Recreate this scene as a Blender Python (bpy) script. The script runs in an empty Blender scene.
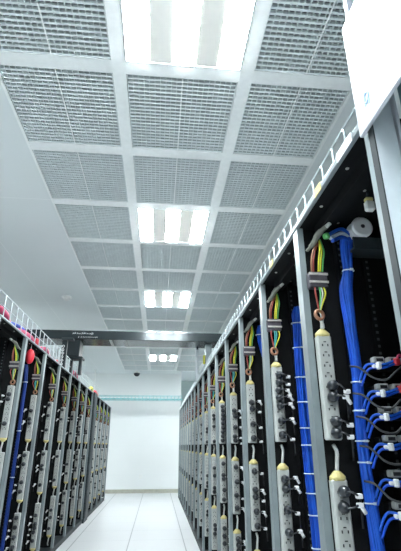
import bpy, math, random
from mathutils import Vector
random.seed(7)
C = bpy.context.scene.collection
H = 0.96                      # eye height; the heights z below are measured from the eye
CEIL = 1.61

# ------------------------------------------------------------------ materials
def mat(name, col, rough=.5, metal=0, spec=.5, emit=None, estr=0, noise=0, nscale=30, bump=0):
    m = bpy.data.materials.new(name); m.use_nodes = True
    nt = m.node_tree; b = nt.nodes['Principled BSDF']
    b.inputs['Base Color'].default_value = (*col, 1)
    b.inputs['Roughness'].default_value = rough
    b.inputs['Metallic'].default_value = metal
    b.inputs['Specular IOR Level'].default_value = spec
    if emit:
        b.inputs['Emission Color'].default_value = (*emit, 1)
        b.inputs['Emission Strength'].default_value = estr
    if noise:
        tc = nt.nodes.new('ShaderNodeTexCoord'); n = nt.nodes.new('ShaderNodeTexNoise')
        n.inputs['Scale'].default_value = nscale; n.inputs['Detail'].default_value = 4
        r = nt.nodes.new('ShaderNodeValToRGB')
        r.color_ramp.elements[0].position = .3; r.color_ramp.elements[1].position = .7
        r.color_ramp.elements[0].color = (*[max(0, c*(1-noise)) for c in col], 1)
        r.color_ramp.elements[1].color = (*[min(1, c*(1+noise)) for c in col], 1)
        nt.links.new(tc.outputs['Object'], n.inputs['Vector'])
        nt.links.new(n.outputs['Fac'], r.inputs['Fac'])
        nt.links.new(r.outputs['Color'], b.inputs['Base Color'])
        if bump:
            bp = nt.nodes.new('ShaderNodeBump'); bp.inputs['Strength'].default_value = bump
            nt.links.new(n.outputs['Fac'], bp.inputs['Height']); nt.links.new(bp.outputs['Normal'], b.inputs['Normal'])
    return m

def tiled(name, col, seam, px, py, ox, oy, w, rough, axes='XY', spec=.5, wy=None):
    """panels with thin seams at a regular pitch, from object coordinates"""
    m = mat(name, col, rough); nt = m.node_tree; b = nt.nodes['Principled BSDF']
    b.inputs['Specular IOR Level'].default_value = spec
    tc = nt.nodes.new('ShaderNodeTexCoord'); sp = nt.nodes.new('ShaderNodeSeparateXYZ')
    nt.links.new(tc.outputs['Object'], sp.inputs[0])
    outs = []
    for ax, p, o, ww in ((axes[0], px, ox, w), (axes[1], py, oy, wy or w)):
        a = nt.nodes.new('ShaderNodeMath'); a.operation = 'SUBTRACT'; a.inputs[1].default_value = o
        nt.links.new(sp.outputs[ax], a.inputs[0])
        q = nt.nodes.new('ShaderNodeMath'); q.operation = 'PINGPONG'; q.inputs[1].default_value = p/2
        nt.links.new(a.outputs[0], q.inputs[0])
        l = nt.nodes.new('ShaderNodeMath'); l.operation = 'LESS_THAN'; l.inputs[1].default_value = ww/2
        nt.links.new(q.outputs[0], l.inputs[0]); outs.append(l)
    mx = nt.nodes.new('ShaderNodeMath'); mx.operation = 'MAXIMUM'
    nt.links.new(outs[0].outputs[0], mx.inputs[0]); nt.links.new(outs[1].outputs[0], mx.inputs[1])
    n = nt.nodes.new('ShaderNodeTexNoise'); n.inputs['Scale'].default_value = 2.5
    nt.links.new(tc.outputs['Object'], n.inputs['Vector'])
    r = nt.nodes.new('ShaderNodeValToRGB')
    r.color_ramp.elements[0].color = (*[c*.96 for c in col], 1); r.color_ramp.elements[1].color = (*col, 1)
    nt.links.new(n.outputs['Fac'], r.inputs['Fac'])
    mix = nt.nodes.new('ShaderNodeMix'); mix.data_type = 'RGBA'
    nt.links.new(mx.outputs[0], mix.inputs[0]); nt.links.new(r.outputs['Color'], mix.inputs[6])
    mix.inputs[7].default_value = (*seam, 1)
    nt.links.new(mix.outputs[2], b.inputs['Base Color'])
    return m

M = dict(
    grid=mat('painted grid metal', (.90, .94, .94), .45, noise=.03),
    louver=mat('grey louver paint', (.73, .80, .81), .5, noise=.05),
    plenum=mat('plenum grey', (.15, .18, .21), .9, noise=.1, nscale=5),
    tube=mat('lamp diffuser', (.9, .95, 1), .4, emit=(.93, .98, 1.0), estr=15),
    reflector=mat('lamp reflector', (.92, .91, .86), .5, noise=.02),
    housing=mat('lamp housing', (.8, .84, .85), .5, noise=.02),
    steel=mat('galvanised upright', (.25, .30, .315), .42, .4, noise=.12, nscale=9),
    palesteel=mat('lightened grey paint', (.56, .62, .66), .4, .0, noise=.04),  # lightened so the cabinet upright's near face looks lit
    rail=mat('pale rail paint', (.30, .35, .37), .42, .2, noise=.06),
    darksteel=mat('dark grey steel', (.026, .036, .041), .5, 0, .3, noise=.15, nscale=8),
    black=mat('rack black', (.004, .005, .006), .65, spec=.2, noise=.3, nscale=12),
    hole=mat('perforation grey', (.05, .06, .065), .6, noise=.1),
    strip=mat('power strip beige', (.42, .445, .43), .45, noise=.06, nscale=25),
    socket=mat('socket slots', (.03, .032, .035), .6, noise=.1),
    yellow=mat('yellow cap', (.60, .53, .22), .5, noise=.12, nscale=60),
    cord=mat('pale grey cord', (.55, .57, .55), .5, noise=.1),
    plug=mat('black plug rubber', (.022, .027, .033), .32, noise=.2),
    bcord=mat('black cord', (.03, .034, .038), .5, noise=.2),
    tag=mat('white tag', (.86, .88, .90), .5, noise=.03),
    blue=mat('blue cable', (.004, .075, .55), .45, noise=.25, nscale=14),
    shadedblue=mat('shaded blue cable', (.004, .035, .22), .5, noise=.2, nscale=14),  # blue cable darkened to paint in the shade of the left bay
    blue2=mat('bright blue cable', (.008, .11, .62), .45, noise=.2, nscale=14),
    tie=mat('pale cable tie', (.62, .74, .84), .45, noise=.05),
    red=mat('red plastic', (.62, .03, .05), .4, noise=.15),
    pink=mat('crimson cable', (.60, .06, .16), .45, noise=.2),
    yw=mat('yellow wire', (.74, .72, .05), .4, noise=.1),
    gw=mat('green wire', (.10, .42, .12), .4, noise=.1),
    rw=mat('red wire', (.32, .05, .04), .4, noise=.1),
    tw=mat('teal wire', (.05, .36, .38), .4, noise=.1),
    ow=mat('copper brown wire', (.30, .14, .08), .4, noise=.1),
    block=mat('terminal block', (.055, .05, .065), .5, noise=.2),
    blockw=mat('terminal strip', (.42, .40, .38), .5, noise=.15, nscale=90),
    ribbon=mat('beige grey hose', (.22, .23, .20), .6, noise=.15),
    wire=mat('zinc mesh wire', (.55, .62, .64), .35, .4, noise=.05),
    white=mat('white powder coat', (.52, .55, .61), .45, noise=.02),
    logo=mat('pale blue print', (.30, .48, .78), .5, noise=.1),
    navy=mat('navy sheet', (.03, .06, .13), .5, noise=.2),
    tealdoor=mat('teal grey sheet', (.16, .27, .30), .4, .1, noise=.25, nscale=4),
    trough=mat('polished trough metal', (.045, .058, .063), .18, .3, noise=.1, nscale=4),
    port=mat('grey port module', (.42, .44, .43), .45, noise=.15, nscale=60),
    teal=mat('turquoise tray', (.26, .58, .60), .5, noise=.2, nscale=20),
    skirt=mat('stone skirting', (.42, .43, .36), .5, noise=.1, nscale=12),
    dome=mat('smoked dome', (.04, .045, .05), .15),
    plastic=mat('off white plastic', (.80, .83, .82), .5, noise=.03),
    wall=tiled('white wall', (.82, .86, .86), (.74, .80, .80), 40, .60, 11.1, .0, .004, .6, 'XZ'),
    recess=mat('grey green wall', (.52, .62, .60), .7, noise=.05, nscale=3),
    floor=tiled('white floor tile', (.79, .815, .83), (.36, .38, .40), .588, .588, -.265, .2, .011, .28, 'XY', wy=.004),
    soffit=tiled('smooth ceiling panel', (.78, .84, .85), (.84, .89, .90), 1.17, 2.4, -1.385, .3, .008, .6, 'XY'),
)

# ------------------------------------------------------------------ mesh builder
class MB:
    def __init__(s): s.v = []; s.f = []; s.sm = []
    def box(s, x0, x1, y0, y1, z0, z1, b=0):
        n = len(s.v)
        if b <= 0:
            for z in (z0, z1):
                for x, y in ((x0, y0), (x1, y0), (x1, y1), (x0, y1)): s.v.append((x, y, z))
            for q in ((3, 2, 1, 0), (4, 5, 6, 7), (0, 1, 5, 4), (1, 2, 6, 5), (2, 3, 7, 6), (3, 0, 4, 7)):
                s.f.append(tuple(n+i for i in q)); s.sm.append(False)
            return s
        rings = []                                  # chamfered box
        for z, i in ((z0, b), (z0+b, 0), (z1-b, 0), (z1, b)):
            pts = [(x0+b, y0+i), (x1-b, y0+i), (x1-i, y0+b), (x1-i, y1-b), (x1-b, y1-i), (x0+b, y1-i), (x0+i, y1-b), (x0+i, y0+b)]
            rings.append([len(s.v)+k for k in range(8)]); s.v += [(x, y, z) for x, y in pts]
        s.f.append(tuple(reversed(rings[0]))); s.sm.append(False)
        for a, c in zip(rings, rings[1:]):
            for k in range(8):
                s.f.append((a[k], a[(k+1) % 8], c[(k+1) % 8], c[k])); s.sm.append(False)
        s.f.append(tuple(rings[-1])); s.sm.append(False)
        return s
    def tube(s, pts, r, n=6, flat=1, caps=True):
        P = [Vector(p) for p in pts]; L = len(P); prev = None; rings = []
        for i, p in enumerate(P):
            t = (P[min(i+1, L-1)] - P[max(i-1, 0)]).normalized()
            if prev is None:
                a = Vector((0, 0, 1)) if abs(t.z) < .9 else Vector((1, 0, 0))
                u = t.cross(a).normalized()
            else:
                u = (prev - t*prev.dot(t)).normalized()
            prev = u; w = t.cross(u)
            rr = r[i] if isinstance(r, (list, tuple)) else r
            rings.append([len(s.v)+k for k in range(n)])
            for k in range(n):
                A = 2*math.pi*k/n
                s.v.append(tuple(p + u*rr*math.cos(A) + w*rr*flat*math.sin(A)))
        for a, c in zip(rings, rings[1:]):
            for k in range(n):
                s.f.append((a[k], a[(k+1) % n], c[(k+1) % n], c[k])); s.sm.append(True)
        if caps:
            s.f.append(tuple(reversed(rings[0]))); s.sm.append(False)
            s.f.append(tuple(rings[-1])); s.sm.append(False)
        return s
    def lathe(s, c, axis, prof, n=14):
        """prof: (distance along axis, radius)"""
        c = Vector(c); ax = Vector(axis).normalized()
        a = Vector((0, 0, 1)) if abs(ax.z) < .9 else Vector((1, 0, 0))
        u = ax.cross(a).normalized(); w = ax.cross(u); rings = []
        for d, r in prof:
            rings.append([len(s.v)+k for k in range(n)])
            for k in range(n):
                A = 2*math.pi*k/n
                s.v.append(tuple(c + ax*d + (u*math.cos(A) + w*math.sin(A))*max(r, 1e-4)))
        for p, q in zip(rings, rings[1:]):
            for k in range(n):
                s.f.append((p[k], p[(k+1) % n], q[(k+1) % n], q[k])); s.sm.append(True)
        s.f.append(tuple(reversed(rings[0]))); s.sm.append(False)
        s.f.append(tuple(rings[-1])); s.sm.append(False)
        return s
    def torus(s, c, axis, R, r, n=20, k=8):
        c = Vector(c); ax = Vector(axis).normalized()
        a = Vector((0, 0, 1)) if abs(ax.z) < .9 else Vector((1, 0, 0))
        u = ax.cross(a).normalized(); w = ax.cross(u); b = len(s.v)
        for i in range(n):
            A = 2*math.pi*i/n; d = u*math.cos(A)+w*math.sin(A)
            for j in range(k):
                B = 2*math.pi*j/k
                s.v.append(tuple(c + d*(R+r*math.cos(B)) + ax*r*math.sin(B)))
        for i in range(n):
            for j in range(k):
                s.f.append((b+i*k+j, b+((i+1) % n)*k+j, b+((i+1) % n)*k+(j+1) % k, b+i*k+(j+1) % k)); s.sm.append(True)
        return s
    def build(s, name, m, parent=None, base=None):
        """vertices are in eye-height coordinates (world minus H) unless parent/base moves the origin"""
        o3 = Vector(parent['base']) if parent is not None and 'base' in parent else Vector(base or (0, 0, 0))
        me = bpy.data.meshes.new(name)
        me.from_pydata([tuple(Vector(v)-o3) for v in s.v], [], s.f); me.update()
        me.polygons.foreach_set('use_smooth', s.sm)
        me.materials.append(M[m])
        import bmesh
        bm = bmesh.new(); bm.from_mesh(me); bmesh.ops.recalc_face_normals(bm, faces=bm.faces); bm.to_mesh(me); bm.free()
        o = bpy.data.objects.new(name, me); C.objects.link(o)
        if parent is not None:
            o.parent = parent
            if 'base' in parent: o['base'] = tuple(parent['base'])
        else:
            o.location = (o3.x, o3.y, o3.z+H)
        return o

def thing(name, label, cat, base=(0, 0, 0), group=None):
    o = bpy.data.objects.new(name, None); C.objects.link(o)
    o.empty_display_size = .05
    o.location = (base[0], base[1], base[2]+H); o['base'] = tuple(float(b) for b in base)
    o['label'] = label; o['category'] = cat
    if group: o['group'] = group
    return o
def tag(o, label, cat, group=None):
    o['label'] = label; o['category'] = cat
    if group: o['group'] = group
    return o
def kids(o): return [c for c in C.objects if c.parent == o]
KID = {}
def dup(root, base, label, group=None):
    r = root.copy(); C.objects.link(r); r.location = (base[0], base[1], base[2]+H); r['base'] = tuple(float(b) for b in base)
    r['label'] = label
    if group: r['group'] = group
    if root.name not in KID: KID[root.name] = [(c, kids(c)) for c in kids(root)]
    for c, gs in KID[root.name]:
        d = c.copy(); C.objects.link(d); d.parent = r
        for g in gs:
            e = g.copy(); C.objects.link(e); e.parent = d
    return r
def struct(name, mb, m):
    o = mb.build(name, m); o['kind'] = 'structure'; return o
def spline(pts, n=8):
    P = [Vector(p) for p in pts]; P = [P[0]*2-P[1]] + P + [P[-1]*2-P[-2]]; out = []
    for i in range(1, len(P)-2):
        a, b, c, d = P[i-1:i+3]
        for k in range(n):
            t = k/n
            out.append(.5*((2*b) + (c-a)*t + (2*a-5*b+4*c-d)*t*t + (3*b-a-3*c+d)*t**3))
    out.append(P[-2]); return out
ORD = ['first', 'second', 'third', 'fourth', 'fifth', 'sixth', 'seventh', 'eighth', 'ninth', 'tenth', 'eleventh', 'twelfth',
       'thirteenth', 'fourteenth', 'fifteenth', 'sixteenth']

# ------------------------------------------------------------------ the room
YW = 10.6
struct('floor', MB().box(-3.3, 2.6, -1.2, 11.9, -H-.1, -H), 'floor')
struct('wall_back', MB().box(-3.3, .53, YW, YW+.12, -H, CEIL+.5), 'wall')
struct('wall_recess', MB().box(.53, 2.6, 11.7, 11.9, -H, CEIL+.5), 'recess')
struct('wall_left', MB().box(-3.4, -3.3, -1.2, 11.9, -H, CEIL+.5), 'wall')
struct('wall_front', MB().box(-3.4, 2.7, -1.35, -1.2, -H, CEIL+.5), 'wall')
struct('wall_right', MB().box(2.6, 2.7, -1.2, 11.9, -H, CEIL+.5), 'wall')
struct('baseboard_back', MB().box(-3.3, .53, YW-.015, YW, -H, -H+.075), 'skirt')
XL, XR = -.785, .876                 # sides of the louver field
Y0, PY, NR = 1.50, .607, 15
YS, YE = Y0-PY, Y0+PY*(NR-1)
mb = MB()
mb.box(-3.3, XL-.012, -1.2, 11.9, CEIL, CEIL+.06); mb.box(XR+.012, 2.6, -1.2, 11.9, CEIL, CEIL+.06)
mb.box(XL-.012, XR+.012, -1.2, YS-.04, CEIL, CEIL+.06); mb.box(XL-.012, XR+.012, YE+.04, 11.9, CEIL, CEIL+.06)
struct('ceiling', mb, 'soffit')
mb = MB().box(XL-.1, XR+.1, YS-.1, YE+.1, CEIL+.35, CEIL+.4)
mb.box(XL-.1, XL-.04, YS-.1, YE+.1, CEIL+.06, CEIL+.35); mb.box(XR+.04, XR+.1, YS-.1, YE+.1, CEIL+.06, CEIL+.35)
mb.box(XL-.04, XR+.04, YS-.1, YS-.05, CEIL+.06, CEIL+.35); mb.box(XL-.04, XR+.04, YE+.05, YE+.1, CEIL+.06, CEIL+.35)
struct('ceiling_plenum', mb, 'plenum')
BX = (-.233, .355)
mb = MB()
for x in BX: mb.box(x-.031, x+.031, YS-.04, YE+.04, CEIL-.006, CEIL+.03)
mb.box(XL-.014, XL, YS-.04, YE+.04, CEIL-.006, CEIL+.03); mb.box(XR, XR+.014, YS-.04, YE+.04, CEIL-.006, CEIL+.03)
cols = [(XL, BX[0]-.031), (BX[0]+.031, BX[1]-.031), (BX[1]+.031, XR)]
for r in range(NR+1):
    y = YS+PY*r
    for a, b in cols: mb.box(a, b, y-.036, y+.036, CEIL-.004, CEIL+.028)
struct('trim_1', mb, 'grid')

# louver panels: an egg-crate of thin blades with a rod down the middle
colname = ['left', 'middle', 'right']
def louver(ci):
    a, b = cols[ci]; y0, y1 = YS+.036, YS+PY-.036
    t = thing('louver_panel', 'x', 'ceiling panel', ((a+b)/2, (y0+y1)/2, CEIL), 'egg-crate ceiling panels')
    m_ = MB(); e = .004
    a += e; b -= e; y0 += e; y1 -= e; n = 21
    nx = max(4, round((b-a)/.0255)); ny = round((y1-y0)/.0255)
    for i in range(nx+1):
        x = a+(b-a)*i/nx; m_.box(x-.0016, x+.0016, y0, y1, CEIL+.002, CEIL+.016)
    for i in range(ny+1):
        y = y0+(y1-y0)*i/ny; m_.box(a, b, y-.005, y+.005, CEIL+.001, CEIL+.0165)
    m_.build('louver_blades', 'louver', t)
    MB().box((a+b)/2-.003, (a+b)/2+.003, y0, y1, CEIL-.003, CEIL+.001).build('center_rod', 'grid', t)
    return t
first = {}
for r in range(NR):
    for ci in range(3):
        if ci == 1 and r % 3 == 0: continue
        y = YS+PY*(r+.5)
        lab = 'grey egg-crate ceiling panel in the %s column, %s row from the camera' % (colname[ci], ORD[r])
        if ci not in first:
            first[ci] = louver(ci); L0 = first[ci]; yb = y
            if r: # prototype is modelled in the first row; shift it
                L0.location.y += PY*r; L0['base'] = (L0['base'][0], L0['base'][1]+PY*r, L0['base'][2])
            L0['label'] = lab
        else:
            bx = (cols[ci][0]+cols[ci][1])/2
            dup(first[ci], (bx, YS+PY*(r+.5), CEIL), lab)

# light fittings: three glowing strips with cream reflectors between
lx0, lx1 = cols[1][0]+.004, cols[1][1]-.004
def fitting(y0, y1, zc, label):
    t = thing('ceiling_light', label, 'light', ((lx0+lx1)/2, (y0+y1)/2, zc), 'recessed light fittings')
    m_ = MB().box(lx0, lx1, y0, y1, zc+.05, zc+.075)
    m_.box(lx0, lx0+.004, y0, y1, zc-.010, zc+.05); m_.box(lx1-.004, lx1, y0, y1, zc-.010, zc+.05)
    m_.box(lx0+.004, lx1-.004, y0, y0+.004, zc-.008, zc+.05); m_.box(lx0+.004, lx1-.004, y1-.004, y1, zc-.008, zc+.05)
    m_.build('housing', 'housing', t)
    w = (lx1-lx0-.008)/5
    for k in range(5):
        a = lx0+.004+w*k
        if k % 2 == 0:
            MB().box(a+.002, a+w-.002, y0+.008, y1-.008, zc-.014, zc+.03, .006).build('lamp_strip', 'tube', t)
        else:
            q = MB().box(a, a+w, y0+.006, y1-.006, zc-.0072, zc-.0032)
            q.box(a, a+.003, y0+.006, y1-.006, zc-.012, zc-.008); q.box(a+w-.003, a+w, y0+.006, y1-.006, zc-.012, zc-.008)
            q.build('reflector', 'reflector', t)
    return t
names = ['nearest bright three-strip ceiling light at the top of the view', 'second three-strip ceiling light from the camera, above mid aisle',
         'third three-strip ceiling light, just before the dark overhead trough', 'fourth three-strip ceiling light, behind the dark overhead trough',
         'farthest three-strip ceiling light, close to the back wall']
f0 = fitting(YS+.036, YS+PY-.036, CEIL, names[0])
for k in range(1, 5):
    dup(f0, (f0['base'][0], f0['base'][1]+PY*3*k, CEIL), names[k])
dup(f0, (f0['base'][0], f0['base'][1]-PY*3, CEIL-.075), 'three-strip fill light added unseen behind the camera')  # extra fill light, added out of view
for x, k, nm in ((-2.65, 2.2, 'over the aisle behind the left racks, nearer of two'), (-2.65, 3.8, 'over the aisle behind the left racks, farther of two'), (2.0, 4.2, 'over the aisle behind the right racks')):  # unseen fill lights added to brighten the far wall and side ceiling
    dup(f0, (x, f0['base'][1]+PY*3*k, CEIL-.075), 'three-strip fill light added unseen '+nm)

# smoke detector and dome camera
t = thing('smoke_detector', 'small round white smoke detector on the smooth left ceiling', 'smoke detector', (-1.10, 4.86, CEIL))
MB().lathe((-1.10, 4.86, CEIL), (0, 0, -1), [(0, .055), (.012, .055), (.02, .045)], 20).build('mounting_base', 'plastic', t)
MB().lathe((-1.10, 4.86, CEIL-.02), (0, 0, -1), [(0, .036), (.014, .034), (.022, .018)], 20).build('sensor_head', 'plastic', t)
t = thing('dome_camera', 'small dark dome security camera hanging under the ceiling by the back wall', 'security camera', (-.52, 10.15, CEIL))
MB().lathe((-.52, 10.15, CEIL), (0, 0, -1), [(0, .03), (.02, .03), (.025, .075), (.05, .08)], 20).build('mount', 'plastic', t)
MB().lathe((-.52, 10.15, CEIL-.05), (0, 0, -1), [(0, .072), (.03, .068), (.055, .05), (.072, .02)], 20).build('dome', 'dome', t)
t = tag(MB().box(-.375, -.30, YW-.01, YW, -.67, -.59, .003).build('wall_outlet', 'plastic', base=(-.337, YW, -.63)), 'faint white socket plate low on the back wall', 'outlet')

# ------------------------------------------------------------------ racks
PITCH, T = .558, .046
FR, DEP = .455, .62
ZT = .70                               # underside of the header rail
class Side: pass
R = Side(); R.s = 1; R.F = FR; R.ZT = ZT; R.P = PITCH; R.name = 'right-hand'
L = Side(); L.s = -1; L.F = .958; L.ZT = ZT+.022; L.P = .583; L.name = 'left-hand'
def X(S, d): return S.s*(S.F+d)        # depth d behind the front plane
def bx(mb, S, d0, d1, y0, y1, z0, z1, b=0):
    x0, x1 = sorted((X(S, d0), X(S, d1))); return mb.box(x0, x1, y0, y1, z0, z1, b)

def make_rack(S, yn, label):
    """one bay whose far upright has its near face at yn"""
    ya, yb = yn+T/2-S.P, yn+T/2
    t = thing('server_rack', label, 'server rack', (X(S, DEP/2), (ya+yb)/2, -H), 'open racks of the %s row' % S.name)
    h = T/2
    for y0, y1, lip in ((ya, ya+h, 0), (yb-h, yb, 0)):
        m_ = MB(); bx(m_, S, 0, .021, y0+.0005, y1-.0005, -H+.05, S.ZT)
        m_.build('upright', 'steel', t)
        m_ = MB(); bx(m_, S, DEP-.04, DEP, y0+.0005, y1-.0005, -H+.05, S.ZT); m_.build('rear_upright', 'darksteel', t)
    m_ = MB(); bx(m_, S, -.004, .010, ya, yb, S.ZT, S.ZT+.011, .002); m_.build('header_rail', 'rail', t)
    m_ = MB(); bx(m_, S, .011, DEP, ya, yb, S.ZT+.003, S.ZT+.010)
    bx(m_, S, .06, .10, ya+.03, yb-.03, S.ZT-.03, S.ZT+.004)
    m_.build('top_panel', 'black', t)
    for k in range(5):
        y = ya+.09+k*.1
        MB().lathe((X(S, .035 if k % 2 else .13), y, S.ZT+.0035), (0, 0, -1), [(0, .006), (.003, .004)], 8).build('rivet', 'cord', t)
    m_ = MB(); bx(m_, S, .022, DEP-.042, yb-.012, yb-.004, -H+.06, S.ZT); m_.build('side_panel', 'black', t)
    m_ = MB(); bx(m_, S, DEP-.004, DEP+.004, ya+.02, yb-.02, -H+.06, S.ZT); m_.build('back_panel', 'black', t)
    m_ = MB(); bx(m_, S, .004, DEP, ya, yb, -H, -H+.05); m_.build('plinth', 'darksteel', t)
    for d in (.125, .215):
        m_ = MB(); bx(m_, S, d, d+.022, yb-.036, yb-.012, -H+.06, S.ZT-.002); mr = m_.build('mounting_rail', 'black', t)
        m_ = MB()
        z = -H+.08
        while z < S.ZT-.02:
            bx(m_, S, d+.007, d+.015, yb-.0372, yb-.0358, z, z+.008); z += .022
        m_.build('perforations', 'hole', mr)
    return t

def make_strip(S):
    """power strip at its own origin: centre of the back, top of the body; faces the camera"""
    t = thing('power_strip', 'x', 'power strip', (0, 0, 0))
    w = .0225; ln = .30 if S is R else .335
    MB().box(-w, w, -.026, 0, -ln, 0, .004).build('housing', 'strip', t)
    m_ = MB()
    for k in range(9):
        z = -.028-k*.031
        m_.box(-.004, .004, -.0272, -.0258, z+.006, z+.009)
        m_.box(-.010, -.0065, -.0272, -.0258, z-.006, z+.001); m_.box(.0065, .010, -.0272, -.0258, z-.006, z+.001)
    m_.build('socket_holes', 'socket', t)
    if S is R:
        pr = [(-.003, .0245), (.007, .0245), (.017, .014), (.022, .008)]; z0, ax = 0, (0, 0, 1)
    else:
        pr = [(-.003, .0245), (.007, .0245), (.017, .014), (.022, .008)]; z0, ax = -ln, (0, 0, -1)
    c = MB().lathe((0, -.013, z0), ax, pr, 12)
    c.v = [(x*.96, -.013+(y+.013)*.62, z) for x, y, z in c.v]
    c.build('end_cap', 'yellow', t)
    sgn = ax[2]
    MB().tube(spline([(0, -.013, z0+sgn*.020), (.002*S.s, -.016, z0+sgn*.045), (.006*S.s, -.012, z0+sgn*.07), (.004*S.s, .002, z0+sgn*.088)], 4), .0055, 7).build('cord', 'cord', t)
    return t

def make_plug(S, v):
    """round black plug pushed into a strip: origin on the strip's face, pointing at the camera (-Y)"""
    t = thing('power_plug', 'x', 'plug', (0, 0, 0)); s = S.s
    MB().lathe((0, 0, 0), (0, -1, 0), [(0, .0115), (.006, .0145), (.014, .0156), (.022, .0145), (.029, .010), (.032, .005)], 14).build('plug_body', 'plug', t)
    dz = (-.010, .006, -.018, -.002)[v]; ex = (.034, .039, .036, .032)[v]
    p = spline([(0, -.026, 0), (s*.010, -.036, .001), (s*.022, -.036, dz*.5), (s*ex, -.024, dz), (s*(ex+.014), .0, dz-.012), (s*(ex+.020), .018, dz-.06)], 5)
    MB().tube(p, .0028, 6).build('cord', 'bcord', t)
    q = MB(); x, z = s*ex, dz
    q.box(x-.0085, x+.0085, -.033, -.019, z-.006, z+.006, .002)
    if v % 2: q.tube([(x+s*.004, -.026, z-.004), (x+s*.014, -.026, z-.020)], .0055, 4)
    q.build('cable_tag', 'tag', t)
    return t

def make_terminal(S, v):
    """terminal block with coloured wires above and a coiled lead below; origin: block centre on the side panel"""
    t = thing('terminal_block', 'x', 'terminal block', (0, 0, 0)); s = S.s
    MB().box(-.030, .030, -.030, 0, -.028, .026, .003).build('base_block', 'block', t)
    q = MB()
    for z in (.017, -.010):
        q.box(-.031, .031, -.0335, -.029, z-.0035, z+.0035)
        for k in range(5): q.box(-.028+k*.012, -.020+k*.012, -.0345, -.0335, z-.0025, z+.0025)
    q.build('terminal_strip', 'blockw', t)
    up = [('ow', -.018), ('rw', -.012), ('yw', .004), ('yw', .010), ('gw', .017)]
    for k, (mt, x) in enumerate(up):
        MB().tube(spline([(x, -.022, .022), (x*1.1, -.034, .06), (x*.8+s*(.006+.002*k), -.030, .10), (s*(.018+.002*k), -.012, .135+.004*k)], 5), .0027, 6).build('wire', mt, t)
    dn = [('rw', -.016), ('tw', -.002), ('tw', .005), ('yw', .016)] if v else [('rw', -.014), ('gw', .0), ('cord', .006), ('yw', .014)]
    for mt, x in dn:
        MB().tube(spline([(x, -.024, -.024), (x*1.15, -.032, -.05), (x*.5-s*.004, -.028, -.085), (-s*.006, -.022, -.11)], 5), .0027, 6).build('wire', mt, t)
    MB().torus((-s*.008, -.024, -.118), (.25*s, -1, .1), .0145, .0055, 16, 7).build('coiled_lead', 'ow', t)
    MB().tube(spline([(-s*.006, -.022, -.128), (0, -.02, -.145), (s*.002, -.018, -.160)], 4), .0055, 7).build('outlet_cord', 'cord', t)
    return t

def make_hose(S):
    """pale flat hose leading from the front of the bay back under its roof; origin at its front end"""
    t = thing('flat_hose', 'x', 'cable', (0, 0, 0)); s = S.s
    MB().tube(spline([(0, 0, 0), (s*.012, -.03, .012), (s*.022, -.06, .034), (s*.040, -.085, .048)], 6), [.007]*4+[.011]*6+[.013]*5+[.010]*4, 8, .6).build('sleeve', 'ribbon', t)
    MB().tube([(s*.040, -.085, .048), (s*.050, -.098, .056)], [.007, .006], 8).build('end_fitting', 'cord', t)
    return t

protoS = {S.name: make_strip(S) for S in (R, L)}
protoP = {S.name: [make_plug(S, v) for v in range(4)] for S in (R, L)}
protoT = {S.name: [make_terminal(S, v) for v in range(2)] for S in (R, L)}
protoH = {S.name: make_hose(S) for S in (R, L)}
used = set()
def put(p, base, label, group):
    if p.name in used: return dup(p, base, label, group)
    KID[p.name] = [(c, kids(c)) for c in kids(p)]
    used.add(p.name); p.location = (base[0], base[1], base[2]+H); p['base'] = tuple(float(b) for b in base)
    p['label'] = label; p['group'] = group
    return p

# which sockets hold a plug (0 = topmost) on the nearest strips, read off the photograph
SLOT_R = {(0, 0): [4, 5, 7.2, 8.2], (0, 1): [0, 1.2], (0, 2): [1, 3, 4],
          (1, 0): [.3, 1.3, 2.3, 3.3, 4.3, 6.2, 7.9], (1, 1): [.2, 1.3, 3.6, 6, 8.2], (1, 2): [1, 2, 5],
          (2, 0): [2.3, 3.3, 5.8, 8], (2, 1): [.2, 2.9, 3.9, 6, 8], (2, 2): [1, 3],
          (3, 0): [2.3, 3.4, 5.6, 7.4, 8.2], (3, 1): [.3, 3, 5.4, 7.6], (3, 2): [0, 1, 2, 3, 4],
          (4, 0): [0, 1, 2, 3, 4, 5, 6, 7, 8], (4, 1): [.3, 2.8, 3.6, 6, 8], (4, 2): [1, 2.5, 4, 6]}
TOPS = {R.name: (.315, -.085, -.485), L.name: (.382, -.037, -.456)}
ROW = ('upper', 'middle', 'lower')
NEARW = {R.name: 'right', L.name: 'left'}
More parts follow.
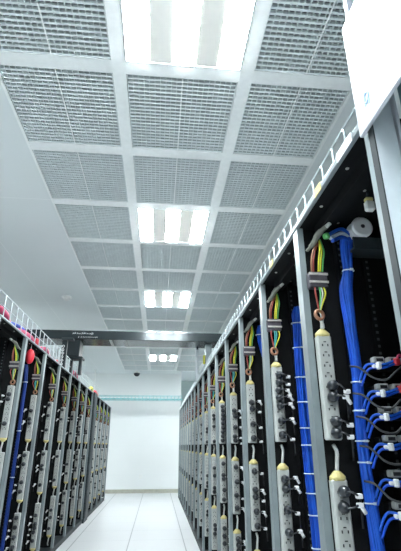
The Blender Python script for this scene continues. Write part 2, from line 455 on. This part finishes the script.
def place_bay(S, yn, idx, tot, far):
    """fills one bay; idx counted from the camera end, tot racks in the row"""
    back = tot-idx                                   # 1 = next to the back wall
    sd = NEARW[S.name]
    if idx < 8: where = '%s rack from the front, %s row' % (ORD[idx], sd)
    else: where = '%s rack from the back, %s row' % (ORD[back-1], sd)
    rk = make_rack_copy(S, yn, 'open steel server rack, ' + where)
    xs = X(S, .042); yb = yn+T/2-.012; yp = yn-.010
    RACKS.append(rk)
    for j in range(3):
        z = TOPS[S.name][j]
        st = put(protoS[S.name], (xs, yp, z), 'pale grey power strip, %s of three, on the %s' % (ROW[j], where), 'power strips of the %s row' % S.name)
        if S is R and (idx, j) in SLOT_R: sl = SLOT_R[(idx, j)]
        elif far: sl = random.sample(range(9), 2)
        else:
            sl = sorted(random.sample(range(9), random.choice(((2, 3, 4, 5) if S is L else (3, 4)) if idx < 7 else (2, 3))))
        for k, q in enumerate(sl):
            v = random.randrange(4); dx = S.s*random.uniform(-.002, .004)
            put(protoP[S.name][v], (xs+dx, yp-.0265, z-.028-q*.031), 'black round plug, %s down on %s strip, %s' % (ORD[k], ROW[j], where), 'plugs of the %s row' % S.name)
    put(protoT[S.name][idx % 2], (xs+S.s*.001, yp, .498 if S is R else .522), 'terminal block with coloured wires atop the ' + where, 'terminal blocks of the %s row' % S.name)
    if not far and not (S is L and idx > 5):
        put(protoH[S.name], (X(S, .026), yn-.006, S.ZT-.088), 'pale flat hose under the roof of the ' + where, 'flat hoses under the rack roofs')
rack_proto = {}; RACKS = []
def make_rack_copy(S, yn, label):
    base = (X(S, DEP/2), yn+T-S.P/2-T/2, -H)
    if S.name not in rack_proto:
        rack_proto[S.name] = make_rack(S, yn, label); return rack_proto[S.name]
    return dup(rack_proto[S.name], base, label)
NRr = 16
yR = [1.285+PITCH*k for k in range(NRr)]
for i, y in enumerate(yR): place_bay(R, y, i, NRr, i > 9)
PL = .57
yL = [3.13+L.P*k for k in range(7)]
yend = yL[-1]+T/2
PIL = .32
yL2 = [yend+PIL+L.P*(k+1)-T/2 for k in range(4)]
for i, y in enumerate(yL+yL2): place_bay(L, y, i, 11, i > 6)
# end panel that closes the near end of the left row
# dark closed pillar in the left row
t = thing('closed_pillar', 'dark grey closed steel pillar standing in the left rack row', 'pillar', (-L.F-.1, yend+PIL/2, -H))
m_ = MB(); bx(m_, L, -.02, .20, yend+.004, yend+PIL-.004, -H, L.ZT+.02, .006); m_.build('casing', 'darksteel', t)
m_ = MB(); bx(m_, L, -.026, -.018, yend+.03, yend+PIL-.03, -H+.06, L.ZT-.05, .003); m_.build('cover', 'darksteel', t)

# nearest bay on the right: closed by a sheet door
ya, yb = yR[0]+T/2-2*PITCH, yR[0]+T/2-PITCH
t = thing('closed_cabinet', 'teal grey closed cabinet at the near end of the right row', 'cabinet', (X(R, .3), (ya+yb)/2, -H))
ZC = ZT+.26
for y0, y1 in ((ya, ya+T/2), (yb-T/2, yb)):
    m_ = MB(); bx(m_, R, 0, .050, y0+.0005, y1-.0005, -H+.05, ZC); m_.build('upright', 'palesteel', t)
    m_ = MB(); bx(m_, R, -.003, 0, y0+.001, y1-.001, -H+.05, ZC); m_.build('shaded_front', 'darksteel', t)['label'] = 'dark front face, shade painted in'  # thin dark sheet paints shade onto the upright's aisle face
m_ = MB(); m_.box(X(R, .056), X(R, .064), yb-.026, yb-.008, -H+.05, ZC, .002); m_.build('white_edge_strip', 'white', t)['label'] = 'white edge strip'
m_ = MB(); bx(m_, R, .07, .09, ya+.03, yb-.03, -H+.06, ZC-.005); d_ = m_.build('door', 'tealdoor', t)
m_ = MB()
for k in range(24): bx(m_, R, .067, .071, ya+.06, yb-.06, -H+.2+k*.06, -H+.23+k*.06)
m_.build('vent_slots', 'navy', d_)
m_ = MB(); bx(m_, R, .09, DEP, ya+.02, yb-.02, -H+.05, ZC); m_.build('body', 'darksteel', t)
m_ = MB(); bx(m_, R, 0, DEP, ya, yb, -H, -H+.05); m_.build('plinth', 'darksteel', t)
m_ = MB(); bx(m_, R, .001, DEP, ya, yb, ZC, ZC+.02, .002); m_.build('header_rail', 'rail', t)

# stickers on the right header rail
for px, lab, mt, ln, ri in ((1.06, 'yellow sticker', 'yellow', .05, 0), (1.62, 'yellow sticker', 'yellow', .05, 1), (.865, 'white paper label', 'tag', .09, 0)):
    m_ = MB(); bx(m_, R, -.0065, -.0038, px-ln/2, px+ln/2, ZT-.004, ZT+.022)
    m_.build('sticker', mt, RACKS[ri])['label'] = lab

# ------------------------------------------------------------------ wire trays on top of the racks
def wire_tray(S, y0, y1, d0, d1, z0, z1, label, dy=.088, cat='cable tray'):
    t = thing('wire_cable_tray', label, cat, (X(S, (d0+d1)/2), (y0+y1)/2, z0))
    r = .0036
    for nm, d in (('front_mesh', d0), ('rear_mesh', d1)):
        m_ = MB()
        m_.tube([(X(S, d), y0, z1), (X(S, d), y1, z1)], r, 6)
        zm = (z0+z1)/2+.004 if S is L else z0+.078
        m_.tube([(X(S, d), y0, zm), (X(S, d), y1, zm)], r*.8, 5)
        m_.tube([(X(S, d), y0, z0+.006), (X(S, d), y1, z0+.006)], r, 6)
        n = int((y1-y0)/dy)
        for k in range(n+1):
            y = y0+k*dy
            m_.tube(spline([(X(S, d), y, z0+.004), (X(S, d), y, (z0+z1)/2), (X(S, d), y, z1-.012), (X(S, d), y+.012, z1)], 3), r, 6)
        m_.build(nm, 'wire', t)
    m_ = MB()
    for k in range(int((y1-y0)/dy)+1):
        m_.tube([(X(S, d0), y0+k*dy, z0+.005), (X(S, d1), y0+k*dy, z0+.005)], r*.8, 5)
    for q in (.33, .66):
        d = d0+(d1-d0)*q; m_.tube([(X(S, d), y0, z0+.009), (X(S, d), y1, z0+.009)], r*.8, 5)
    m_.build('floor_mesh', 'wire', t)
    return t
ZR = ZT+.0115
wire_tray(R, yb+.02, yR[-1], .045, .30, ZR, ZR+.135, 'white wire mesh cable tray along the top of the right racks')
ZRL = L.ZT+.0115
wire_tray(L, yL[0]-L.P+.03, yL[-1]+.9, .03, .30, ZRL, ZRL+.158, 'zinc wire mesh cable tray along the top of the left racks', .125)
# crimson, red and blue leads lying in the left tray
KL = 1.03                              # the left row stands a little farther out
def kl(pts): return [tuple(KL*c for c in p) for p in pts]
def lying(name, pts, r, m, lab, cat='cable', grp=None):
    pts = kl(pts)
    o = MB().tube(spline(pts, 6), r, 7).build(name, m, base=pts[0]); return tag(o, lab, cat, grp)
zf = ZR+.022
lying('loose_cable', [(-1.02, 2.5, zf+.03), (-1.0, 2.62, zf+.05), (-.99, 2.75, zf+.035), (-1.01, 2.9, zf+.0), (-1.0, 3.1, zf)], .026, 'pink', 'thick crimson cable in the left tray at the left picture edge')
lying('loose_cable', [(-1.02, 2.95, zf), (-1.0, 3.1, zf+.025), (-1.0, 3.25, zf+.038), (-.99, 3.36, zf+.03), (-1.0, 3.46, zf+.0)], .022, 'pink', 'crimson cable humped in the left tray before the red coil')
lying('loose_cable', [(-1.06, 2.9, zf+.04), (-1.05, 3.1, zf+.075), (-1.04, 3.3, zf+.08), (-1.05, 3.5, zf+.04), (-1.06, 3.8, zf)], .016, 'blue', 'dark blue cable behind the crimson ones in the left tray')
lying('loose_cable', [(-1.0, 3.6, zf), (-.985, 3.72, zf+.03), (-.99, 3.85, zf+.035), (-1.0, 4.0, zf)], .022, 'pink', 'short crimson cable in the left tray beyond the red coil')
lying('loose_cable', [(-1.0, 4.1, zf), (-.99, 4.25, zf+.02), (-1.0, 4.4, zf+.01), (-1.01, 4.6, zf)], .020, 'red', 'red cable in the left tray near the risers')
lying('loose_cable', [(-1.0, 4.95, zf), (-.985, 5.1, zf+.05), (-.99, 5.25, zf+.06), (-1.0, 5.45, zf)], .026, 'pink', 'crimson cable on the left tray between the two risers')
lying('loose_cable', [(-1.0, 6.6, zf), (-.97, 6.8, zf+.03), (-.98, 7.1, zf+.03), (-1.0, 7.4, zf)], .026, 'red', 'red cable on top of the left dark pillar')
lying('loose_cable', [(-.98, 6.3, zf), (-.97, 6.4, zf+.04), (-.97, 6.5, zf+.04), (-.98, 6.6, zf)], .022, 'yw', 'yellow cable on top of the left racks before the pillar')
t = thing('coiled_cable', 'round coil of red and blue cable in the left wire tray', 'cable coil', (-1.045, 3.67, ZRL))
m_ = MB()
for k in range(3): m_.torus((-1.04+.006*k, 3.67+.01*k, ZRL+.058), (1, .35, .1*k), .043, .010, 20, 7)
m_.build('outer_coil', 'red', t)
MB().torus((-1.05, 3.68, ZRL+.058), (1, .3, .1), .026, .009, 18, 7).build('inner_coil', 'blue', t)

# ------------------------------------------------------------------ blue bundles
def bundle(name, path, width, n, label, ties, m='blue', depth=.7, cat='cable bundle', sd=1):
    rnd = random.Random(sd)
    P = spline(path, 6); W = []
    for i in range(len(P)):
        f = i/(len(P)-1)*(len(width)-1); k = min(int(f), len(width)-2); W.append(width[k]+(width[k+1]-width[k])*(f-k))
    t = thing(name, label, cat, tuple(P[-1]))
    for k in range(n):
        a = rnd.uniform(0, 6.28); q = math.sqrt((k+.5)/n); ph = rnd.uniform(0, 6.28)
        pts = []
        for i, p in enumerate(P):
            w = W[i]*.82; aa = a+.35*math.sin(i*.22+ph)
            pts.append((p.x+w*q*math.cos(aa), p.y+w*depth*q*math.sin(aa), p.z))
        MB().tube(pts, .0034, 6).build('cable', m if k % 3 else ('blue2' if m == 'blue' else m), t)
    for z in ties:
        i = min(range(len(P)), key=lambda j: abs(P[j].z-z)); p = P[i]; w = W[i]*.9+.002
        q = MB()
        ring = [(p.x+w*math.cos(A), p.y+w*depth*math.sin(A), p.z) for A in [2*math.pi*k/16 for k in range(17)]]
        q.tube(ring, .0024, 6); q.box(p.x+w*.3-.006, p.x+w*.3+.004, p.y-w*depth-.006, p.y-w*depth+.002, p.z-.003, p.z+.003)
        q.build('cable_tie', 'tie', t)
    return t
yB = 1.245
bundle('cable_bundle', [(.640, yB+.02, .690), (.612, yB, .66), (.602, yB, .60), (.600, yB, .53), (.583, yB, .46), (.582, yB, .34), (.583, yB, .2), (.573, yB, .04), (.575, yB, -.12), (.577, yB, -.25), (.575, yB, -.5), (.575, yB, -.9)],
       [.024, .026, .024, .018, .024, .021, .018, .018, .019, .020, .022, .024], 48, 'thick bright blue cable bundle in the nearest right rack', [.53, .165, .105, .02, -.05, -.145, -.3, -.45], sd=3)
yB2 = 1.795
bundle('cable_bundle', [(.606, yB2, .580), (.602, yB2, .54), (.598, yB2, .47), (.594, yB2, .3), (.596, yB2, .1), (.600, yB2, -.1), (.606, yB2, -.35), (.606, yB2, -.9)], [.016, .030, .029, .026, .024, .026, .026, .026], 40,
       'blue cable bundle behind the first post of the right row', [.50, .40, .27, .17, .08, -.0, -.1, -.18, -.26, -.33], sd=5)
bundle('cable_bundle', [(.56, 2.35, .64), (.555, 2.34, .60), (.56, 2.34, .54), (.575, 2.35, .47), (.60, 2.36, .40)], [.012, .022, .026, .020, .012], 14,
       'short blue cable bunch high in the third right rack', [.58], sd=6)
yb3 = 3.36
bundle('cable_bundle', [(-1.0, yb3, .57), (-.993, yb3, .52), (-.988, yb3, .44), (-.986, yb3, .3), (-.982, yb3, .1), (-.981, yb3, -.2), (-.981, yb3, -.6), (-.981, yb3, -.94)], [.014, .016, .016, .015, .014, .014, .014, .014], 20,
       'blue cable bundle under the red ball in the left row', [.44, .1, -.2], m='shadedblue', sd=9)
t = thing('red_ball_tag', 'red round plastic ball hanging at the top of a left rack bay', 'red ball', (-.98, yb3, .58))
MB().lathe((-.981, yb3, .578), (0, 0, 1), [(0, .012), (.012, .024), (.04, .032), (.07, .031), (.097, .02), (.107, .006)], 18).build('ball', 'red', t)
MB().tube([(-.981, yb3, .683), (-.981, yb3, L.ZT+.004)], .003, 6).build('hanger', 'cord', t)
# strands fanning out of the top of the near bundle
for k, (dz, mt, lb) in enumerate(((0, 'blue2', 'uppermost'), (-.016, 'tie', 'pale'), (-.03, 'blue', 'lowest'))):
    o = MB().tube(spline([(.528+.006*k, 1.20, .632+dz*.6), (.55, 1.215, .652+dz), (.585, 1.225, .672+dz), (.612, 1.235, .664+dz)], 6), .006, 7).build('loose_cable', mt, base=(.53, 1.2, .63))
    tag(o, '%s loose strand fanning left from the top of the near blue bundle' % lb, 'cable', 'fanned cable ends')
t = tag(MB().lathe((.528, 1.2, .632), (-1, 0, -.3), [(0, .010), (.006, .011), (.016, .009)], 10).build('cable_ferrule', 'gw', base=(.528, 1.2, .63)), 'small green plug at the end of the fanned blue strands', 'connector')

# white spool, yellow tag and bracket near the rack roof
t = thing('cable_spool', 'white round spool with small centre hole beside the blue bundle top', 'spool', (.655, 1.2, .66))
MB().lathe((.645, 1.24, .668), (0, -1, 0), [(0, .036), (.008, .036), (.010, .030), (.034, .030), (.036, .036), (.044, .036), (.048, .030)], 22).build('reel', 'tag', t)
MB().lathe((.645, 1.192, .668), (0, -1, 0), [(-.001, .007), (.0012, .007)], 12).build('center_hole', 'block', t)
MB().lathe((.645, 1.294, .668), (0, -1, 0), [(0, .010), (.055, .010)], 10).build('spindle', 'darksteel', t)
t = thing('hanging_tag', 'cream and yellow tag block above the white spool', 'tag', (.598, 1.05, .64))
MB().box(.585, .612, 1.04, 1.06, .640, .672, .004).build('tag_block', 'plastic', t)
MB().box(.587, .610, 1.041, 1.059, .672, .684, .003).build('yellow_top', 'yellow', t)
MB().box(.596, .601, 1.047, 1.052, .684, .704).build('holder', 'darksteel', t)
t = thing('angle_bracket', 'dark grey folded bracket below the white spool', 'bracket', (.66, 1.25, .60))
q = MB().box(.61, .74, 1.20, 1.271, .590, .598); q.box(.61, .74, 1.20, 1.206, .598, .632); q.box(.70, .74, 1.20, 1.271, .598, .625)
q.build('folded_plate', 'darksteel', t)

# patch panels and patch leads at the right edge
rows = [(.222, 'topmost'), (.145, 'second'), (.082, 'third'), (.006, 'fourth'), (-.082, 'fifth'), (-.158, 'lowest')]
for k, (z, nm) in enumerate(rows):
    t = thing('network_switch', 'black network unit with grey ports, %s at the right picture edge' % nm, 'network switch', (.76, 1.26, z-.02), 'network units in the nearest right rack')
    MB().box(.618, .93, 1.230, 1.271, z-.014, z+.018, .003).build('casing', 'black', t)
    for j in range(3):
        a = .622+j*.045
        p = MB().box(a, a+.034, 1.206, 1.2305, z+.004, z+.022, .003).build('port_module', 'port', t)
        MB().box(a+.008, a+.028, 1.2045, 1.2062, z+.008, z+.017).build('port_opening', 'socket', p)
    t = thing('patch_cable', 'blue patch lead with white tag, %s on the right edge units' % nm, 'cable', (.57, 1.22, z-.04), 'blue patch leads in the nearest right rack')
    MB().tube(spline([(.580, 1.224, z-.045), (.590, 1.212, z-.014), (.604, 1.205, z-.001), (.630, 1.188, z-.006), (.660, 1.188, z+.002), (.686, 1.195, z+.012)], 6), .0036, 7).build('cable', 'blue2', t)
    MB().tube(spline([(.582, 1.222, z-.062), (.592, 1.208, z-.030), (.606, 1.2, z-.014), (.636, 1.188, z-.014), (.672, 1.188, z-.002)], 6), .0036, 7).build('cable', 'blue', t)
    MB().box(.618, .630, 1.178, 1.196, z-.018, z+.002, .003).build('wrap_tag', 'tag', t)
    MB().box(.609, .618, 1.188, 1.200, z-.014, z-.004, .002).build('wrap_tag', 'tag', t)
    MB().box(.672, .692, 1.182, 1.200, z-.006, z+.014, .004).build('connector_boot', 'red' if k != 3 else 'yellow', t)
    MB().tube(spline([(.686, 1.196, z+.010), (.698, 1.2, z+.026), (.715, 1.203, z+.014)], 4), .0035, 6).build('cable', 'pink' if k % 2 == 0 else 'red', t)
    if k < 5:
        o = MB().tube(spline([(.553, 1.222, z-.005), (.575, 1.205, z-.012), (.598, 1.18, z-.043), (.630, 1.165, z-.050), (.660, 1.165, z-.028), (.70, 1.18, z-.004)], 6), .0030, 7).build('loose_cable', 'bcord', base=(.55, 1.2, z))
        tag(o, 'dark drooping lead crossing the blue bundle, %s of five' % ['topmost', 'second', 'third', 'fourth', 'lowest'][k], 'cable', 'dark drooping leads')

# ------------------------------------------------------------------ white riser box at the upper right
t = thing('cable_riser_box', 'bright white sheet-metal box above the nearest right rack', 'metal box', (.50, .50, .67))
p0, p1 = .18, .765
zb = ZR+.001
q = MB().box(.440, .4495, p0, p1, .658, 1.007, .002); 
q.build('front_panel', 'white', t)
q = MB()
q.torus((.4395, p1-.055, zb+.012), (1, 0, 0), .012, .002, 16, 5)
q.box(.4385, .4402, p1-.066, p1-.061, zb-.010, zb+.028); q.box(.4385, .4402, p1-.050, p1-.044, zb-.004, zb+.034)
q.build('printed_mark', 'logo', t)
MB().box(.53, .80, p0, p1-.05, ZC+.021, 1.45).build('inner_box', 'navy', t)
t = thing('ceiling_post', 'thin white upright from the white box to the ceiling', 'post', (.527, .86, ZR+.30))
MB().box(.516, .534, .845, .863, ZR, CEIL).build('shaft', 'white', t)
MB().box(.505, .545, .835, .873, CEIL-.012, CEIL-.001).build('flange', 'white', t)

# ------------------------------------------------------------------ overhead trough across the aisle and its risers
t = thing('overhead_trough', 'dark polished metal trough spanning the aisle below the ceiling', 'cable trough', (-.1, 5.0, 1.1))
ty0, ty1, tz0, tz1 = 4.85, 5.20, 1.115, 1.215
MB().box(-2.4, 1.5, ty0, ty1, tz0, tz1, .004).build('channel', 'trough', t)
q = MB()
for x in (-.42, -.58): q.box(x, x+.03, ty0+.02, ty1-.02, tz0-.006, tz0)
q.build('lid_clips', 'port', t)
rnd = random.Random(4); q = MB()
x = -.985
while x < -.76:                     # two short lines of pale lettering too small to read
    w = rnd.uniform(.010, .020); h = rnd.uniform(.012, .03); z = 1.178+rnd.uniform(-.003, .004)
    q.tube(spline([(x, ty0-.0015, z-h/2), (x+w*.3, ty0-.0015, z+h/2), (x+w*.7, ty0-.0015, z-h*.3), (x+w, ty0-.0015, z+h*.25)], 3), .0019, 5); x += w+rnd.uniform(.006, .016)
x = -.92
while x < -.69:
    h = rnd.uniform(.010, .020); z = 1.138
    q.tube([(x, ty0-.0015, z-h/2), (x+rnd.uniform(.0, .008), ty0-.0015, z+h/2)], .0022, 5); x += rnd.uniform(.016, .03)
q.build('pale_lettering', 'tag', t)
t = thing('trough_drop', 'dark box drop joining the overhead trough to the left racks', 'cable drop', (-.98, 5.0, .70))
MB().box(-1.055, -.90, 4.88, 5.08, .93, tz0-.002, .004).build('drop_box', 'darksteel', t)
MB().box(-1.02, -.86, 4.90, 5.06, .905, .93, .003).build('collar', 'darksteel', t)
MB().box(-.905, -.872, 4.94, 5.0, ZRL+.003, .905).build('drop_leg', 'darksteel', t)
MB().box(-1.0, -.975, 4.94, 5.0, ZRL+.003, .905).build('drop_leg', 'darksteel', t)
t = thing('riser_post', 'slim dark riser with pale chain links on the left racks', 'riser', (-.985, 4.5, .73))
MB().box(-1.012, -.960, 4.50, 4.54, ZRL+.003, 1.02, .003).build('shaft', 'darksteel', t)
MB().box(-1.02, -.90, 4.48, 4.56, 1.02, 1.045, .003).build('cap', 'darksteel', t)
q = MB()
for k in range(6): q.torus((-.994, 4.494, .775+k*.036), (.3 if k % 2 else 1, -1, 0), .011, .0035, 10, 5)
q.build('chain', 'tag', t)
t = thing('trough_drop', 'pale steel post dropping from the overhead trough to the right racks', 'cable drop', (.455, 5.16, .73))
MB().box(.430, .464, 5.205, 5.245, ZR+.003, tz1-.02, .002).build('shaft', 'palesteel', t)
MB().box(.44, .462, 5.19, 5.215, tz0-.02, tz0+.02).build('clamp', 'darksteel', t)
t = thing('trough_drop', 'grey steel drop box behind the pale post on the right racks', 'cable drop', (.58, 5.1, .73))
MB().box(.53, .60, 4.98, 5.12, ZR+.012, tz0-.002, .003).build('drop_box', 'steel', t)
MB().box(.522, .608, 4.97, 5.13, .87, .89, .002).build('collar', 'steel', t)
MB().box(.508, .531, 5.06, 5.10, .90, 1.0, .003).build('marker_tag', 'yw', t)['label'] = 'yellow green marker'
# ------------------------------------------------------------------ turquoise tray at the end of the aisle
t = thing('wire_cable_tray', 'turquoise cable tray crossing the aisle end before the back wall', 'cable tray', (-.4, 10, .95))
q = MB()
for y in (9.94, 10.16):
    for z in (.955, 1.04): q.tube([(-1.5, y, z), (.53, y, z)], .006, 6)
for k in range(26):
    x = -1.48+k*.08
    q.tube([(x, 9.94, 1.04), (x, 9.94, .955), (x, 10.16, .955), (x, 10.16, 1.04)], .004, 5)
q.build('mesh', 'teal', t)
for x in (-1.45, .49): MB().box(x-.012, x+.012, 10.03, 10.06, .95, CEIL+.001).build('hanger_rod', 'plastic', t)
for k, (mt, z, yy) in enumerate((('teal', .972, 9.98), ('blue2', .975, 10.03), ('teal', .972, 10.09))):
    o = MB().tube(spline([(-1.5, yy, z), (-.9, yy+.01, z+.004), (-.2, yy-.01, z), (.52, yy, z+.002)], 6), .014, 7).build('tray_cable', mt, base=(-1.5, yy, z))
    tag(o, ['front teal', 'middle blue', 'rear teal'][k]+' cable lying in the turquoise tray by the back wall', 'cable', 'cables in the turquoise tray')

# ------------------------------------------------------------------ light, camera
w = bpy.data.worlds.new('World'); bpy.context.scene.world = w; w.use_nodes = True
bg = w.node_tree.nodes['Background']; bg.inputs[0].default_value = (.82, .93, 1, 1); bg.inputs[1].default_value = .15

f = 430.; P = math.atan(170.5/f); YAW = math.atan(43.5/math.hypot(f, 170.5))
cd = bpy.data.cameras.new('camera'); cam = bpy.data.objects.new('camera', cd); C.objects.link(cam)
cam.location = (0, 0, H); cam.rotation_euler = (math.pi/2+P, 0, -YAW)
cd.sensor_fit = 'VERTICAL'; cd.sensor_height = 36; cd.sensor_width = 24; cd.lens = f/551*36; cd.clip_start = .02
bpy.context.scene.camera = cam
for o in C.objects:
    if 'base' in o: del o['base']
sc = bpy.context.scene
sc.view_settings.view_transform = 'Standard'; sc.view_settings.look = 'None'; sc.view_settings.gamma = 1; sc.view_settings.use_curve_mapping = False
sc.view_settings.exposure = 2.58
